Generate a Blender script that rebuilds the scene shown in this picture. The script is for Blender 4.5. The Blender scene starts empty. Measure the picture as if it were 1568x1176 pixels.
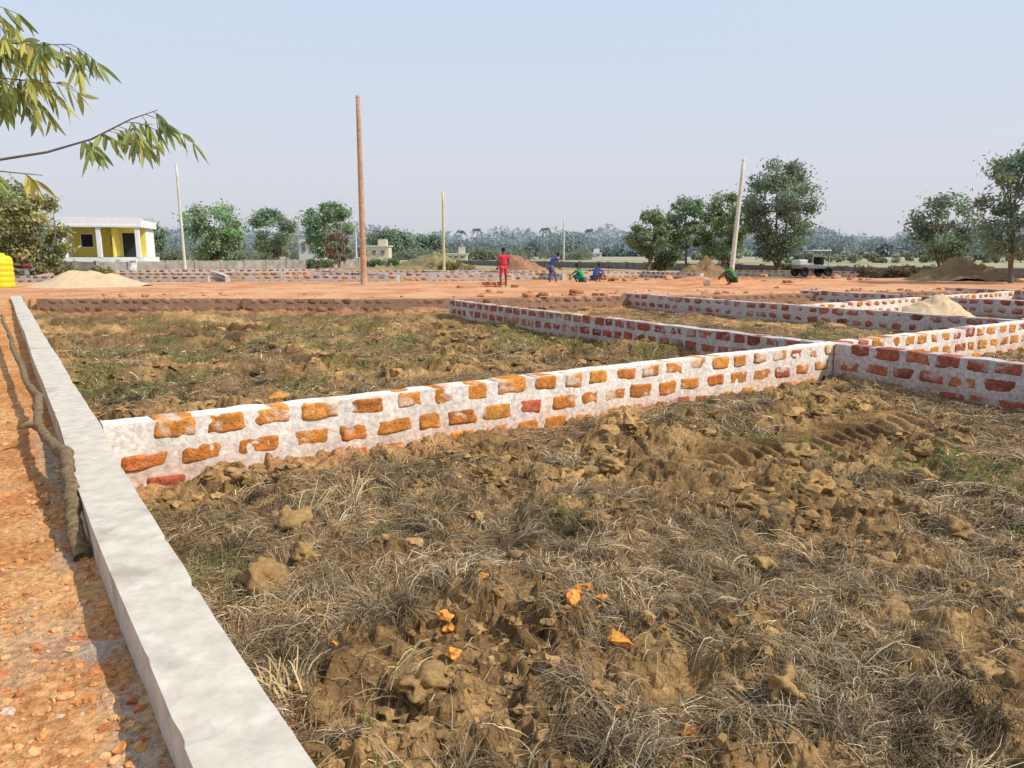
import bpy, math, numpy as np
from mathutils import Vector, Matrix
rng=np.random.default_rng(7)
R=math.radians
scene=bpy.context.scene
scene.view_settings.view_transform='Standard'; scene.view_settings.look='None'; scene.view_settings.exposure=0
# ---------------------------------------------------------------- noise
def _h(xi,yi,seed):
    h=(xi*374761393+yi*668265263+seed*974634777)&0xffffffff
    h=((h^(h>>13))*1274126177)&0xffffffff
    h=((h^(h>>16))*2246822519)&0xffffffff
    return ((h^(h>>15))&0xffffff)/float(0xffffff)
def vn(x,y,seed=0):
    xf=np.floor(x);yf=np.floor(y);xi=xf.astype(np.int64);yi=yf.astype(np.int64)
    u=x-xf;v=y-yf;u=u*u*(3-2*u);v=v*v*(3-2*v)
    a=_h(xi,yi,seed);b=_h(xi+1,yi,seed);c=_h(xi,yi+1,seed);d=_h(xi+1,yi+1,seed)
    return (a+(b-a)*u+(c-a)*v+(a-b-c+d)*u*v)*2-1
def fbm(x,y,sc,o=3,seed=0,g=.5):
    r=0;a=1;n=0
    x=x/sc;y=y/sc
    for i in range(o):
        r=r+a*vn(x,y,seed+i*17);n+=a;a*=g
        x,y=(x*1.6-y*1.2)+3.1,(x*1.2+y*1.6)+1.7
    return r/n
def worley(x,y,c,seed):
    x=x/c;y=y/c
    xi=np.floor(x).astype(np.int64);yi=np.floor(y).astype(np.int64)
    best=np.full(x.shape,9.);bid=np.zeros(x.shape)
    for i in(-1,0,1):
        for j in(-1,0,1):
            h1=_h(xi+i,yi+j,seed);h2=_h(xi+i,yi+j,seed+5)
            d=(x-xi-i-.15-.7*h1)**2+(y-yi-j-.15-.7*h2)**2;k=d<best
            best=np.where(k,d,best);bid=np.where(k,(h1*7.13+h2*3.7)%1,bid)
    return np.sqrt(best),bid
def ss(a,b,x):
    t=np.clip((x-a)/(b-a),0,1);return t*t*(3-2*t)
# ---------------------------------------------------------------- mesh helper
def new_mesh(name,V,F,mats,col=None,smooth=True,parent=None,midx=None):
    V=np.asarray(V,dtype=np.float32);F=np.asarray(F,dtype=np.int32)
    me=bpy.data.meshes.new(name);k=F.shape[1]
    me.vertices.add(len(V));me.vertices.foreach_set('co',V.ravel())
    me.loops.add(F.size);me.loops.foreach_set('vertex_index',F.ravel())
    me.polygons.add(len(F));me.polygons.foreach_set('loop_start',np.arange(len(F),dtype=np.int32)*k)
    me.update(calc_edges=True)
    me.polygons.foreach_set('use_smooth',np.full(len(F),smooth))
    if col is not None:
        ca=me.color_attributes.new('Col','FLOAT_COLOR','POINT')
        c=np.ones((len(V),4),dtype=np.float32);c[:,:col.shape[1]]=col
        ca.data.foreach_set('color',c.ravel())
    for m in (mats if isinstance(mats,(list,tuple)) else [mats]): me.materials.append(m)
    ob=bpy.data.objects.new(name,me);scene.collection.objects.link(ob)
    if parent: ob.parent=parent
    return ob
def empty(name,loc=(0,0,0),rz=0):
    e=bpy.data.objects.new(name,None);e.location=loc;e.rotation_euler=(0,0,rz);scene.collection.objects.link(e);return e
# ---------------------------------------------------------------- materials
def mat(name,color=(.5,.5,.5),attr=False,rough=.9,nscale=8,amp=.25,bump=.3,bdist=.02,pit=0,trans=0,spec=.2,n2=None,n3=None):
    m=bpy.data.materials.new(name);m.use_nodes=True;nt=m.node_tree;N=nt.nodes;L=nt.links
    b=N['Principled BSDF'];b.inputs['Roughness'].default_value=rough
    b.inputs['Specular IOR Level'].default_value=spec
    tc=N.new('ShaderNodeTexCoord');nz=N.new('ShaderNodeTexNoise');nz.inputs['Scale'].default_value=nscale;nz.inputs['Detail'].default_value=6;nz.inputs['Roughness'].default_value=.65
    L.new(tc.outputs['Object'],nz.inputs['Vector'])
    mr=N.new('ShaderNodeMapRange');mr.inputs[1].default_value=.3;mr.inputs[2].default_value=.7;mr.inputs[3].default_value=1-amp;mr.inputs[4].default_value=1+amp
    L.new(nz.outputs[0],mr.inputs[0])
    mul=N.new('ShaderNodeVectorMath');mul.operation='SCALE'
    if attr:
        at=N.new('ShaderNodeAttribute');at.attribute_name='Col';L.new(at.outputs['Color'],mul.inputs[0])
    else:
        mul.inputs[0].default_value=color
    L.new(mr.outputs[0],mul.inputs['Scale'])
    out=mul.outputs[0]
    for q in (n2,n3):
        if not q: continue
        nn=N.new('ShaderNodeTexNoise');nn.inputs['Scale'].default_value=q[0];nn.inputs['Detail'].default_value=5;L.new(tc.outputs['Object'],nn.inputs['Vector'])
        r2=N.new('ShaderNodeMapRange');r2.inputs[1].default_value=q[1];r2.inputs[2].default_value=q[1]+.1;L.new(nn.outputs[0],r2.inputs[0])
        mx=N.new('ShaderNodeMix');mx.data_type='RGBA';L.new(r2.outputs[0],mx.inputs[0]);L.new(out,mx.inputs[6]);mx.inputs[7].default_value=(*q[2],1);out=mx.outputs[2]
    hb=nz.outputs[0]
    if pit:
        vo=N.new('ShaderNodeTexVoronoi');vo.inputs['Scale'].default_value=pit;L.new(tc.outputs['Object'],vo.inputs['Vector'])
        pr=N.new('ShaderNodeMapRange');pr.inputs[1].default_value=.1;pr.inputs[2].default_value=.45;pr.inputs[3].default_value=.6;pr.inputs[4].default_value=1;L.new(vo.outputs[0],pr.inputs[0])
        at2=N.new('ShaderNodeAttribute');at2.attribute_name='Col'
        mxp=N.new('ShaderNodeMix');mxp.data_type='FLOAT';L.new(at2.outputs['Alpha'],mxp.inputs[0]);mxp.inputs[2].default_value=1;L.new(pr.outputs[0],mxp.inputs[3])
        m2=N.new('ShaderNodeVectorMath');m2.operation='SCALE';L.new(out,m2.inputs[0]);L.new(mxp.outputs[0],m2.inputs['Scale']);out=m2.outputs[0]
        ad=N.new('ShaderNodeMath');ad.operation='ADD';L.new(nz.outputs[0],ad.inputs[0]);L.new(mxp.outputs[0],ad.inputs[1]);hb=ad.outputs[0]
    L.new(out,b.inputs['Base Color'])
    if bump:
        bp=N.new('ShaderNodeBump');bp.inputs['Strength'].default_value=bump;bp.inputs['Distance'].default_value=bdist
        L.new(hb,bp.inputs['Height']);L.new(bp.outputs[0],b.inputs['Normal'])
    if trans:
        t=N.new('ShaderNodeBsdfTranslucent');L.new(out,t.inputs[0]);ms=N.new('ShaderNodeMixShader');ms.inputs[0].default_value=trans
        L.new(b.outputs[0],ms.inputs[1]);L.new(t.outputs[0],ms.inputs[2]);L.new(ms.outputs[0],N['Material Output'].inputs[0])
    return m
M_ground=mat('earth',attr=True,nscale=30,amp=.42,bump=1.0,bdist=.03,rough=.95,spec=.08)
M_wall=mat('laterite_masonry',attr=True,nscale=20,amp=.34,bump=.7,bdist=.014,pit=42,rough=.95,spec=.08)
M_conc=mat('concrete',(.54,.475,.39),nscale=9,amp=.18,bump=.6,bdist=.007,rough=.9,spec=.1,n2=(2.6,.58,(.39,.335,.27)),n3=(8,.64,(.62,.56,.48)))
M_straw=mat('dry_grass',attr=True,nscale=3,amp=.1,bump=0,rough=.7,spec=.15)
M_leaf=mat('foliage',attr=True,nscale=1.2,amp=.2,bump=0,rough=.6,trans=.3,spec=.25)
M_far=mat('far_foliage',attr=True,nscale=.06,amp=.08,bump=0,rough=1,spec=0,trans=.5)
M_bark=mat('bark',(.18,.14,.10),nscale=14,amp=.45,bump=.8,bdist=.02)
M_stone=mat('stones',attr=True,nscale=30,amp=.35,bump=.8,bdist=.012,rough=.95,spec=.08)
M_wood=mat('weathered_wood',(.44,.27,.17),nscale=6,amp=.3,bump=.4)
M_pole=mat('pole_concrete',(.60,.56,.48),nscale=4,amp=.15,bump=.3)
M_white=mat('white_paint',(.78,.78,.76),nscale=2,amp=.06,bump=.1)
M_yel=mat('yellow_paint',(.75,.60,.12),nscale=2,amp=.08,bump=.1)
M_dark=mat('dark_opening',(.03,.03,.03),bump=0)
M_sand=mat('sand',(.58,.42,.25),nscale=9,amp=.15,bump=.6,bdist=.02)
M_tank=mat('yellow_plastic',(.80,.56,.01),rough=.4,nscale=3,amp=.05,bump=.05,spec=.5)
M_rub=mat('rubber',(.02,.02,.02),bump=0,rough=.8)
M_metal=mat('metal_grey',(.2,.2,.2),bump=0,rough=.5)
M_red=mat('red_paint',(.35,.03,.03),bump=0,rough=.4)
# ---------------------------------------------------------------- site frame
O=np.array([-3.37,5.96]);A=np.array([.83,.558]);B=np.array([-.558,.83])
def L2W(s,t): return O[0]+s*A[0]+t*B[0], O[1]+s*A[1]+t*B[1]
def W2L(x,y):
    dx=x-O[0];dy=y-O[1];return dx*A[0]+dy*A[1], dx*B[0]+dy*B[1]
def bo(t): return np.interp(t,[-8,-5,-3,-1.3,0,5,23],[.13,.055,.005,-.015,0,-.05,-.2])   # the beam is not quite straight
EX=[-200,-60,-16,-2,4,22,60,200];EY=[25,25,25.2,25.2,26.8,31,40,60]
FX=[-200,-60,-10,10,40,200];FY=[40,40,40.5,43,50,80]
def tread(s,t,x,y):
    lo=fbm(x,y,2.4,2,3)
    return np.exp(-((t+2.15+.12*lo)/.36)**4)*ss(4.4,5.0,s)*(1-ss(8.2,9.0,s))
def straw_mask(x,y,fi,s,t):
    return ss(-.22,.12,fbm(x+4,y-2,1.3,4,41,.62)+.22*fi)*(1-tread(s,t,x,y))
def terrain(x,y,color=True):
    s,t=W2L(x,y);sb=s-bo(t)
    e=np.interp(x,EX,EY);f=np.interp(x,FX,FY)
    left=(sb<-.14)&(y<e);road=(y>=e)&(y<f);soil=(sb>=-.14)&(y<e);far=y>=f
    lo=fbm(x,y,2.4,2,3);md=fbm(x,y,.8,3,11);fi=fbm(x,y,.16,3,23,.6);vf=fbm(x,y,.05,2,29)
    straw=straw_mask(x,y,fi,s,t);tr=tread(s,t,x,y)
    wx=x+.10*fi+.035*vf;wy=y+.08*md-.08*fi+.03*vf
    w1,i1=worley(wx,wy,.36,5);w2,i2=worley(wx+3,wy,.15,8);w3,i3=worley(wx+.03*vf,wy+7,.065,12)
    d1=ss(.0,.22,.60-w1)*(i1>.4)*(.25+i1)*.062
    d2=ss(.0,.20,.56-w2)*(i2>.3)*(.3+i2)*.040
    d3=ss(.0,.25,.55-w3)*i3*.017
    clod=1-.5*straw
    rid=1-np.abs(fbm(x,y,.5,4,61,.6))*2.2
    z=-.42+.07*lo+.09*md+((d1+d2)*clod+d3)*(1-.95*tr)+((.034*fi+.014*vf)*(1-.25*straw)+.04*rid*clod)*(1-.85*tr)
    z=z+.10*np.exp(-((t+1.0)/.55)**2)*ss(2.5,6,s)*(t<-.1)*(.6+.5*lo)
    z=z+.05*tr+.055*tr*np.clip(np.sin((s+.45*np.abs(t+2.15))*2*np.pi/.21)*1.6,-1,1)
    # dug-up windrows on the plot behind the wall
    wr=.20*ss(.0,.6,fbm(x*.45,y,1.1,4,63,.55))+.06*np.clip(md,0,1)
    z=np.where(t>.1,z-.02+wr*ss(.3,1.2,t),z)
    z=z+.25*np.exp(-np.clip(e-y,0,9)/.55)*(.45+.55*fbm(x,y,1.1,3,67))
    z=np.where((s>10.4)&(t>.1),-.3+.6*(z+.37),z)
    zl=.0+.014*fbm(x,y,.5,3,71)+.014*fbm(x,y,.09,3,77,.6)+.02*fbm(x,y,3,2,79)+.1*ss(12,24,y)+.009*ss(0,.2,.5-w3)*i3*(md>-.1)
    z=np.where(soil,z,zl)
    z=np.where(road,.11+.03*fbm(x,y,1.2,3,83)+.012*fi+.05*fbm(x,y,6,2,81),z)
    z=np.where(far,-.05+.08*fbm(x,y,2,3,85)+.2*ss(70,140,y),z)
    if not color: return z
    def mix(a,b,k): return np.array(a)*(1-k[...,None])+np.array(b)*k[...,None]
    c=mix((.175,.097,.040),(.475,.285,.118),ss(-.5,.6,fbm(x,y,.45,5,101,.65)+.3*lo))
    wet=ss(.1,.45,fbm(x+2,y+9,1.1,4,107,.6));c=c*(1-.38*wet[...,None])
    c=c*(1-.5*straw[...,None])+np.array((.15,.095,.048))*.5*straw[...,None]
    c=c*(1+.3*fi[...,None]+.2*vf[...,None])
    gr=ss(.18,.42,fbm(x-7,y+3,1.6,3,113))*.35
    c=c*(1-gr[...,None])+np.array((.12,.14,.045))*gr[...,None]
    co=np.exp(-((s-.35)/.5)**2-((t-.6)/.45)**2)+.8*np.exp(-((t+.28)/.18)**2)*ss(-.2,.3,md)*(s<9)*(t<0)
    co=np.clip(co,0,1)
    c=c*(1-co[...,None])+np.array((.5,.24,.11))*co[...,None]
    sp=ss(-.3,.35,fbm(x,y,.9,3,119)-(e-y-.9)*.6)
    c=c*(1-sp[...,None]*.8)+np.array((.42,.2,.1))*sp[...,None]*.8
    q=fbm(x,y,.35,4,131,.65);q2=fbm(x,y,.03,2,137)
    cl=mix((.50,.205,.07),(.66,.36,.155),ss(-.5,.5,q+.5*q2))
    cl=cl*(1-.25*ss(.1,.5,fbm(x,y,.9,3,139))[...,None]*np.array((.2,.6,.8)))
    cem=np.exp(-((sb+.36)/.08)**2)*ss(-.3,.2,fbm(x,y,.3,3,141))*(t<1)+.5*ss(.3,.5,fbm(x,y,.7,4,149))*np.exp(-((sb+.5)/.25)**2)*(t<0)
    cem=np.clip(cem,0,1)*.8
    cl=cl*(1-cem[...,None])+np.array((.42,.36,.29))*cem[...,None]
    c=np.where(left[...,None],cl,c)
    cr=mix((.50,.215,.10),(.62,.345,.19),ss(-.5,.5,fbm(x,y,1.1,4,151,.6)))
    c=np.where(road[...,None],cr,c)
    cf=mix((.26,.19,.09),(.50,.27,.14),ss(-.3,.3,fbm(x,y,4,4,161,.6)))
    g2=ss(.0,.3,fbm(x,y,7,3,167));cf=cf*(1-.5*g2[...,None])+np.array((.15,.17,.07))*.5*g2[...,None]
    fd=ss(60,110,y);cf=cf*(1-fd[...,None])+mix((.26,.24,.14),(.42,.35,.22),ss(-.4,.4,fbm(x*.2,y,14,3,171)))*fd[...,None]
    fd=ss(180,420,y);cf=cf*(1-fd[...,None])+np.array((.36,.36,.33))*fd[...,None]  # farthest field fades to pale grey: distance haze put into its colour
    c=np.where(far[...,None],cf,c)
    return z,np.clip(c,.01,.9),soil,straw
def soilstraw(x,y):
    s,t=W2L(x,y);return (s-bo(t)>=-.14)&(y<np.interp(x,EX,EY)),straw_mask(x,y,fbm(x,y,.16,3,23,.6),s,t),s,t
# ---------------------------------------------------------------- ground sheet
az=np.radians(np.linspace(-50,50,1150))
rr=np.concatenate([np.exp(np.linspace(np.log(1.0),np.log(75),980)),np.exp(np.linspace(np.log(76.5),np.log(4000),90))])
AZ,RR=np.meshgrid(az,rr);X=(RR*np.sin(AZ)).ravel();Y=(RR*np.cos(AZ)).ravel()
Z,C,_,_=terrain(X,Y)
n1=len(az);n0=len(rr)
i=np.arange(n0-1)[:,None]*n1+np.arange(n1-1)[None,:];i=i.ravel()
new_mesh('ground',np.stack([X,Y,Z],1),np.stack([i,i+1,i+n1+1,i+n1],1),M_ground,C)
M_field=mat('field_earth',(.36,.35,.31),nscale=.05,amp=.2,bump=0)
S=4500
new_mesh('background_field',[(-S,-S,-1.2),(S,-S,-1.2),(S,S,-1.2),(-S,S,-1.2)],[(0,1,2,3)],M_field,smooth=False)
# ---------------------------------------------------------------- box grid + blocks
def cube_grid(n):
    V=[];F=[];idx={}
    def vid(p):
        k=tuple(np.round(p,5))
        if k not in idx: idx[k]=len(V);V.append(k)
        return idx[k]
    for ax in range(3):
        for sg in(-1,1):
            for a in range(n):
                for b in range(n):
                    q=[]
                    for (da,db) in((0,0),(1,0),(1,1),(0,1)):
                        p=[0,0,0];p[ax]=sg;p[(ax+1)%3]=-1+2*(a+da)/n;p[(ax+2)%3]=-1+2*(b+db)/n;q.append(vid(p))
                    F.append(q if sg>0 else q[::-1])
    return np.array(V),np.array(F)
CV,CF=cube_grid(7)
CR=CV/(np.sum(np.abs(CV)**14,1)**(1/14.))[:,None]
CVl,CFl=cube_grid(3);CRl=CVl/(np.sum(np.abs(CVl)**10,1)**(1/10.))[:,None]
def box_grid(L,W,z0,z1,seg):
    nx=max(1,int(L/seg));ny=3;nz=4
    V=[];F=[]
    xs=np.linspace(0,L,nx+1);ys=np.linspace(-W/2,W/2,ny+1);zs=np.linspace(z0,z1,nz+1)
    def sheet(P,na,nb,flip):
        base=len(V);V.extend(P)
        for a in range(na):
            for b in range(nb):
                q=[base+a*(nb+1)+b,base+(a+1)*(nb+1)+b,base+(a+1)*(nb+1)+b+1,base+a*(nb+1)+b+1]
                F.append(q[::-1] if flip else q)
    sheet([(x,y,z1) for x in xs for y in ys],nx,ny,False)
    sheet([(x,-W/2,z) for x in xs for z in zs],nx,nz,False)
    sheet([(x,W/2,z) for x in xs for z in zs],nx,nz,True)
    sheet([(0,y,z) for y in ys for z in zs],ny,nz,True)
    sheet([(L,y,z) for y in ys for z in zs],ny,nz,False)
    return np.array(V,float),np.array(F)
PAL=[(.60,.235,.055),(.55,.20,.05),(.63,.27,.065),(.50,.165,.05),(.58,.23,.055),(.42,.11,.06)]
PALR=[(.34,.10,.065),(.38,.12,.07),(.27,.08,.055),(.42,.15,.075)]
def masonry(name,p0,p1,ztop=.2,zbot=-.6,W=.25,seed=0,pal=PAL,mort=(.74,.66,.58),base=(.62,.42,.31),hi=True,pitch=.46,bl=.345,courses=3,drop=0,wave=.02):
    r=np.random.default_rng(seed+100)
    p0=np.array(p0,float);p1=np.array(p1,float);d=p1-p0;L=np.linalg.norm(d);d/=L;n=np.array([-d[1],d[0]])
    V,F=box_grid(L,W,zbot,ztop,.06 if hi else .25)
    a=V[:,0];zz=V[:,2]
    off=fbm(a+seed*3,zz*1.0+V[:,1]*2,.25,3,seed+1)
    sgn=np.sign(V[:,1])*(np.abs(V[:,1])>W/2-.001)
    V[:,1]+=sgn*off*.016+wave*fbm(a,a*0+seed,3,2,seed+5)
    V[:,2]+=(zz>ztop-.001)*(.018*fbm(a+9,V[:,1],.3,3,seed+2)) +wave*.6*fbm(a,a*0+seed,2.2,2,seed+6)
    st=ss(-.20,-.40,zz-ztop+.12+.09*off)
    st=np.clip(st*.8+.5*ss(.25,.7,fbm(a,zz,.5,3,seed+8)),0,1)[:,None]
    C=np.array(mort)*(1-st)+np.array(base)*st
    C*=(1+.18*fbm(a,zz+V[:,1],.15,2,seed+12))[:,None]
    C=np.hstack([C,np.full((len(C),1),.0)])
    AV=[V];AC=[C];AF=[F];b=len(V)
    tv,tf=(CR,CF) if hi else (CRl,CFl)
    ch=.170;cg=.078
    for c in range(courses):
        zc=ztop-ch/2-c*(ch+cg)+.003
        x=-.12+(pitch/2 if c%2 else 0)+r.uniform(-.05,.05)
        while x<L-.12:
            l=bl*r.uniform(.72,1.15);cx=x+l/2
            x+=l+(pitch-bl)*r.uniform(.7,1.4)
            if cx-l/2<-.02 or cx+l/2>L+.02: continue
            hh=ch/2*r.uniform(.80,1.06)
            pv=tv*np.array([l/2,W/2+r.uniform(.005,.012),hh])
            if c==0: pv[:,2]+=r.uniform(-.010,.008)
            q=pv+np.array([cx,0,zc+r.uniform(-.008,.008)])
            nn=vn(q[:,0]*11+q[:,1]*9,q[:,2]*14+q[:,1]*5,seed+31);n3=vn(q[:,2]*13+q[:,1]*6+7,q[:,0]*12,seed+37)
            n4=vn(q[:,0]*38,q[:,2]*38,seed+38)
            wv=wave*float(fbm(np.array([cx]),np.array([seed*1.]),3,2,seed+5)[0]);wz=wave*.6*float(fbm(np.array([cx]),np.array([seed*1.]),2.2,2,seed+6)[0])
            q[:,0]+=nn*.015+n4*.006;q[:,2]+=(n3*.012+n4*.005)*(tv[:,2]<.9)+wz;q[:,1]+=vn(q[:,0]*20,q[:,2]*20,seed+41)*.006+wv
            ang=r.uniform(-.05,.05);q[:,2]+=(q[:,0]-cx)*ang
            col=np.array(pal[r.integers(len(pal))])*r.uniform(.8,1.1)
            sm=ss(.35,.6,vn(q[:,0]*9+3,q[:,2]*9,seed+51)+.4*n4)[:,None]*.6
            cc=np.tile(col,(len(q),1))*(1+.28*nn[:,None]);cc=cc*(1-sm)+np.array(mort)*sm
            AC.append(np.hstack([cc,1-.8*sm]));AV.append(q);AF.append(tf+b);b+=len(q)
    V=np.vstack(AV);w=np.zeros_like(V);w[:,0]=p0[0]+V[:,0]*d[0]+V[:,1]*n[0];w[:,1]=p0[1]+V[:,0]*d[1]+V[:,1]*n[1];w[:,2]=V[:,2]
    return new_mesh(name,w,np.vstack(AF),M_wall,np.clip(np.vstack(AC),0,1),smooth=True)
def lw(name,s0,t0,s1,t1,**k): return masonry(name,L2W(s0,t0),L2W(s1,t1),**k)
shade=dict(pal=PALR,mort=(.48,.42,.39),base=(.42,.28,.22),pitch=.42)  # shade painted into these walls: darker red blocks, greyer mortar
lw('brick_plot_wall',.01,.125,17.3,.125,seed=1,zbot=-.65,wave=.03)
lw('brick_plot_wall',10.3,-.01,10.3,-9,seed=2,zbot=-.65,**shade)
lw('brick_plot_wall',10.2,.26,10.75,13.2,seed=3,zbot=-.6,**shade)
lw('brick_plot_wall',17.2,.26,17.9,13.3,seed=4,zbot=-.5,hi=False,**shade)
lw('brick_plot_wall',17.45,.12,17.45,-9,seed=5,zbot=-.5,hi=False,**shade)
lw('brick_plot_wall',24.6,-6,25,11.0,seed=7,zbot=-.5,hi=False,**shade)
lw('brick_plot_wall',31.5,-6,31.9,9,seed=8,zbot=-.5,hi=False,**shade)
lw('brick_plot_wall',17.7,.3,36,.5,seed=9,zbot=-.5,hi=False)
lw('brick_plot_wall',18.2,6.3,36,6.5,seed=10,zbot=-.5,ztop=.15,hi=False)
far_w=[((-44,42.6),(-17,42.2)),((-40,50),(-15,49)),((-16,42.3),(-21,53)),((-15,42.4),(-6.5,42.6)),((-6.5,42.8),(-14,56)),((-15,56),(3,57)),((-13,49.5),(-2,50.5)),((-5,44.3),(0,44.8)),
 ((0,45),(-7,57)),((-7,47.5),(3.2,49)),((3.2,46),(-3,60)),((4,52),(13,54)),((-30,57),(-14,62)),((-27,42.8),(-33,56)),((12,47.5),(6,60)),((16,58),(30,50))]
for k,(a,b_) in enumerate(far_w):
    masonry('brick_plot_wall',a,b_,ztop=.36,zbot=-.5,seed=40+k,hi=False,pitch=.55,bl=.42,pal=PAL if k%2 else PALR,mort=(.56,.49,.45),courses=2)
ep=[(-15.9,25.15),(-9,25.15),(-2,25.15),(4,26.75),(13,28.9),(22,31),(34,33.8)]
for k in range(len(ep)-1):
    masonry('retaining_wall',ep[k],ep[k+1],ztop=.09,zbot=-.6,W=.32,seed=70+k,hi=False,pal=[(.36,.17,.11),(.26,.13,.08),(.42,.22,.13)],mort=(.36,.23,.15),base=(.26,.16,.09),pitch=.38,bl=.32,wave=.07)
# ---------------------------------------------------------------- concrete beam
V,F=box_grid(31.2,.285,-.6,.2,.05)
a=V[:,0].copy();o=fbm(a,V[:,1]*3+V[:,2]*2,.6,3,301)
edge=(V[:,2]>.19)&(np.abs(V[:,1])>.13)
chip=ss(.35,.7,fbm(a,V[:,1]*9,.12,2,309))*edge
V[:,2]+=(V[:,2]>.19)*(.008*o)-.014*chip
V[:,1]+=np.sign(V[:,1])*(np.abs(V[:,1])>.13)*(.006*o+.014*fbm(a,V[:,2]*0,2.5,2,305)-.010*chip)
bx,by=L2W(-.1425-V[:,1]+bo(-8+a),-8+a)
new_mesh('concrete_beam',np.stack([bx,by,V[:,2]],1),F,M_conc,smooth=False)
# ---------------------------------------------------------------- straw
def blades(x,y,ang,L,w,lift,tip,col,K=4,bend=.5):
    n=len(x);u=np.linspace(0,1,K)[None,:]
    be=rng.uniform(-bend,bend,(n,1))
    aa=ang[:,None]+be*u
    px=x[:,None]+np.cos(aa)*L[:,None]*u;py=y[:,None]+np.sin(aa)*L[:,None]*u
    z0=terrain(x,y,False);z1=terrain(px[:,-1],py[:,-1],False);zm=terrain(px[:,K//2],py[:,K//2],False)
    z=z0[:,None]+(z1-z0)[:,None]*u
    z=z+np.maximum(0,zm-z[:,K//2])[:,None]*np.sin(u*np.pi)
    pz=z+.006+lift[:,None]*np.sin(u*np.pi*.8)+tip[:,None]*u
    ww=w[:,None]*(1-.7*u)*.5
    nx=-np.sin(aa)*ww;ny=np.cos(aa)*ww;tz=rng.uniform(-1,1,(n,1))*ww
    a_=np.stack([px+nx,py+ny,pz+tz],2);b_=np.stack([px-nx,py-ny,pz-tz],2)
    V=np.stack([a_,b_],2).reshape(n*K*2,3)
    base=(np.arange(n)*K*2)[:,None]+np.arange(K-1)[None,:]*2;base=base.ravel()
    F=np.stack([base,base+1,base+3,base+2],1)
    C=np.repeat(col,K*2,axis=0)
    return V,F,C
def scatter(n,r0,r1,a0=-46,a1=46):
    r=np.exp(rng.uniform(np.log(r0),np.log(r1),n));a=np.radians(rng.uniform(a0,a1,n))
    return r*np.sin(a),r*np.cos(a),r
SC=np.array([(.46,.33,.18),(.33,.215,.11),(.18,.115,.06),(.60,.47,.29),(.25,.165,.09)])
x,y,r=scatter(300000,1.9,26)
soil,st,s,t=soilstraw(x,y)
tp=(t>.1)
k=soil&(s>.12)&(rng.random(len(x))<(.07+.93*st))&~((t>-.15)&(t<.4)&(s<17.5))&(y<np.interp(x,EX,EY)-.5)
k&=~((np.abs(s-10.4)<.35))&(~tp|(rng.random(len(x))<.4))&(tread(s,t,x,y)<.3)
x,y,r=x[k][:125000],y[k][:125000],r[k][:125000]
loose=rng.random(len(x))
ang=fbm(x,y,.30,2,201)*9+rng.normal(0,1,len(x))*np.where(loose<.6,.35,1.3)
L=rng.uniform(.03,.16,len(x))*np.where(loose>.88,1.8,1)*np.clip(r/6,1,1.4)
w=rng.uniform(.002,.0055,len(x))*np.clip(r/5,1,3.5)
lift=rng.uniform(0,.024,len(x));tip=rng.uniform(-.02,.05,len(x))*(rng.random(len(x))<.3)
ci=rng.integers(0,5,len(x));dk=np.clip(.95+.9*fbm(x,y,.35,3,207),.35,1.5)[:,None]
P=[blades(x,y,ang,L,w,lift,tip,SC[ci]*rng.uniform(.6,1.15,(len(x),1))*dk)]
tx,ty,tr_=scatter(1400,2.2,20);ts,tt=W2L(tx,ty)
k=(ts>.4)&((tt<-.35)|(tt>.6))&(np.abs(ts-10.4)>.5)&(ty<24)&(fbm(tx+4,ty-2,1.3,4,41,.62)>-.2)&(tread(ts,tt,tx,ty)<.1)
tx,ty,tr_=tx[k][:380],ty[k][:380],tr_[k][:380]
D=[[] for _ in range(7)]
for q in range(len(tx)):
    n=int(rng.integers(30,120));sz=rng.uniform(.07,.26);main=rng.uniform(0,6.28)
    D[0].append(tx[q]+rng.normal(0,.04,n));D[1].append(ty[q]+rng.normal(0,.04,n))
    D[2].append(main+rng.normal(0,.6,n));D[3].append(sz*rng.uniform(.5,1.3,n));D[4].append(rng.uniform(.0025,.0055,n)*max(1,tr_[q]/5))
    tint=rng.uniform(.3,1.05)
    D[5].append(rng.uniform(.02,.07,n));D[6].append(SC[rng.integers(0,5,n)]*tint*rng.uniform(.7,1.15,(n,1)))
D=[np.concatenate(q) for q in D]
P.append(blades(D[0],D[1],D[2],D[3],D[4],D[5],rng.uniform(-.06,.06,len(D[0])),D[6],bend=.9,K=5))
for (cx,cy,main,n,L0) in[(-1.02,3.05,1.9,26,.24),(-.55,3.1,.3,18,.2),(-1.25,5.6,1.6,30,.45),(-1.5,5.2,.9,24,.4),(2.0,4.6,2.7,20,.3)]:
    x=cx+rng.normal(0,.04,n);y=cy+rng.normal(0,.04,n)
    P.append(blades(x,y,main+rng.normal(0,.5,n),L0*rng.uniform(.6,1.2,n),rng.uniform(.004,.010,n),rng.uniform(.03,.1,n),rng.uniform(.0,.14,n),np.array((.55,.40,.19))*rng.uniform(.6,1.1,(n,1)),K=5))
def merge(P):
    b=0;Vs=[];Fs=[];Cs=[]
    for V,F,C in P: Vs.append(V);Fs.append(F+b);Cs.append(C);b+=len(V)
    return np.vstack(Vs),np.vstack(Fs),np.vstack(Cs)
V,F,C=merge(P);new_mesh('dry_grass',V,F,M_straw,np.clip(C,0,1),smooth=True)
x,y,r=scatter(120000,1.9,22);soil,st,s,t=soilstraw(x,y)
k=soil&(s>.1)&((t<-.2)|(t>.5))&(fbm(x-7,y+3,1.6,3,113)+.5*fbm(x,y,.3,2,119)>.30)
x,y,r=x[k][:24000],y[k][:24000],r[k][:24000];n=len(x)
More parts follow.
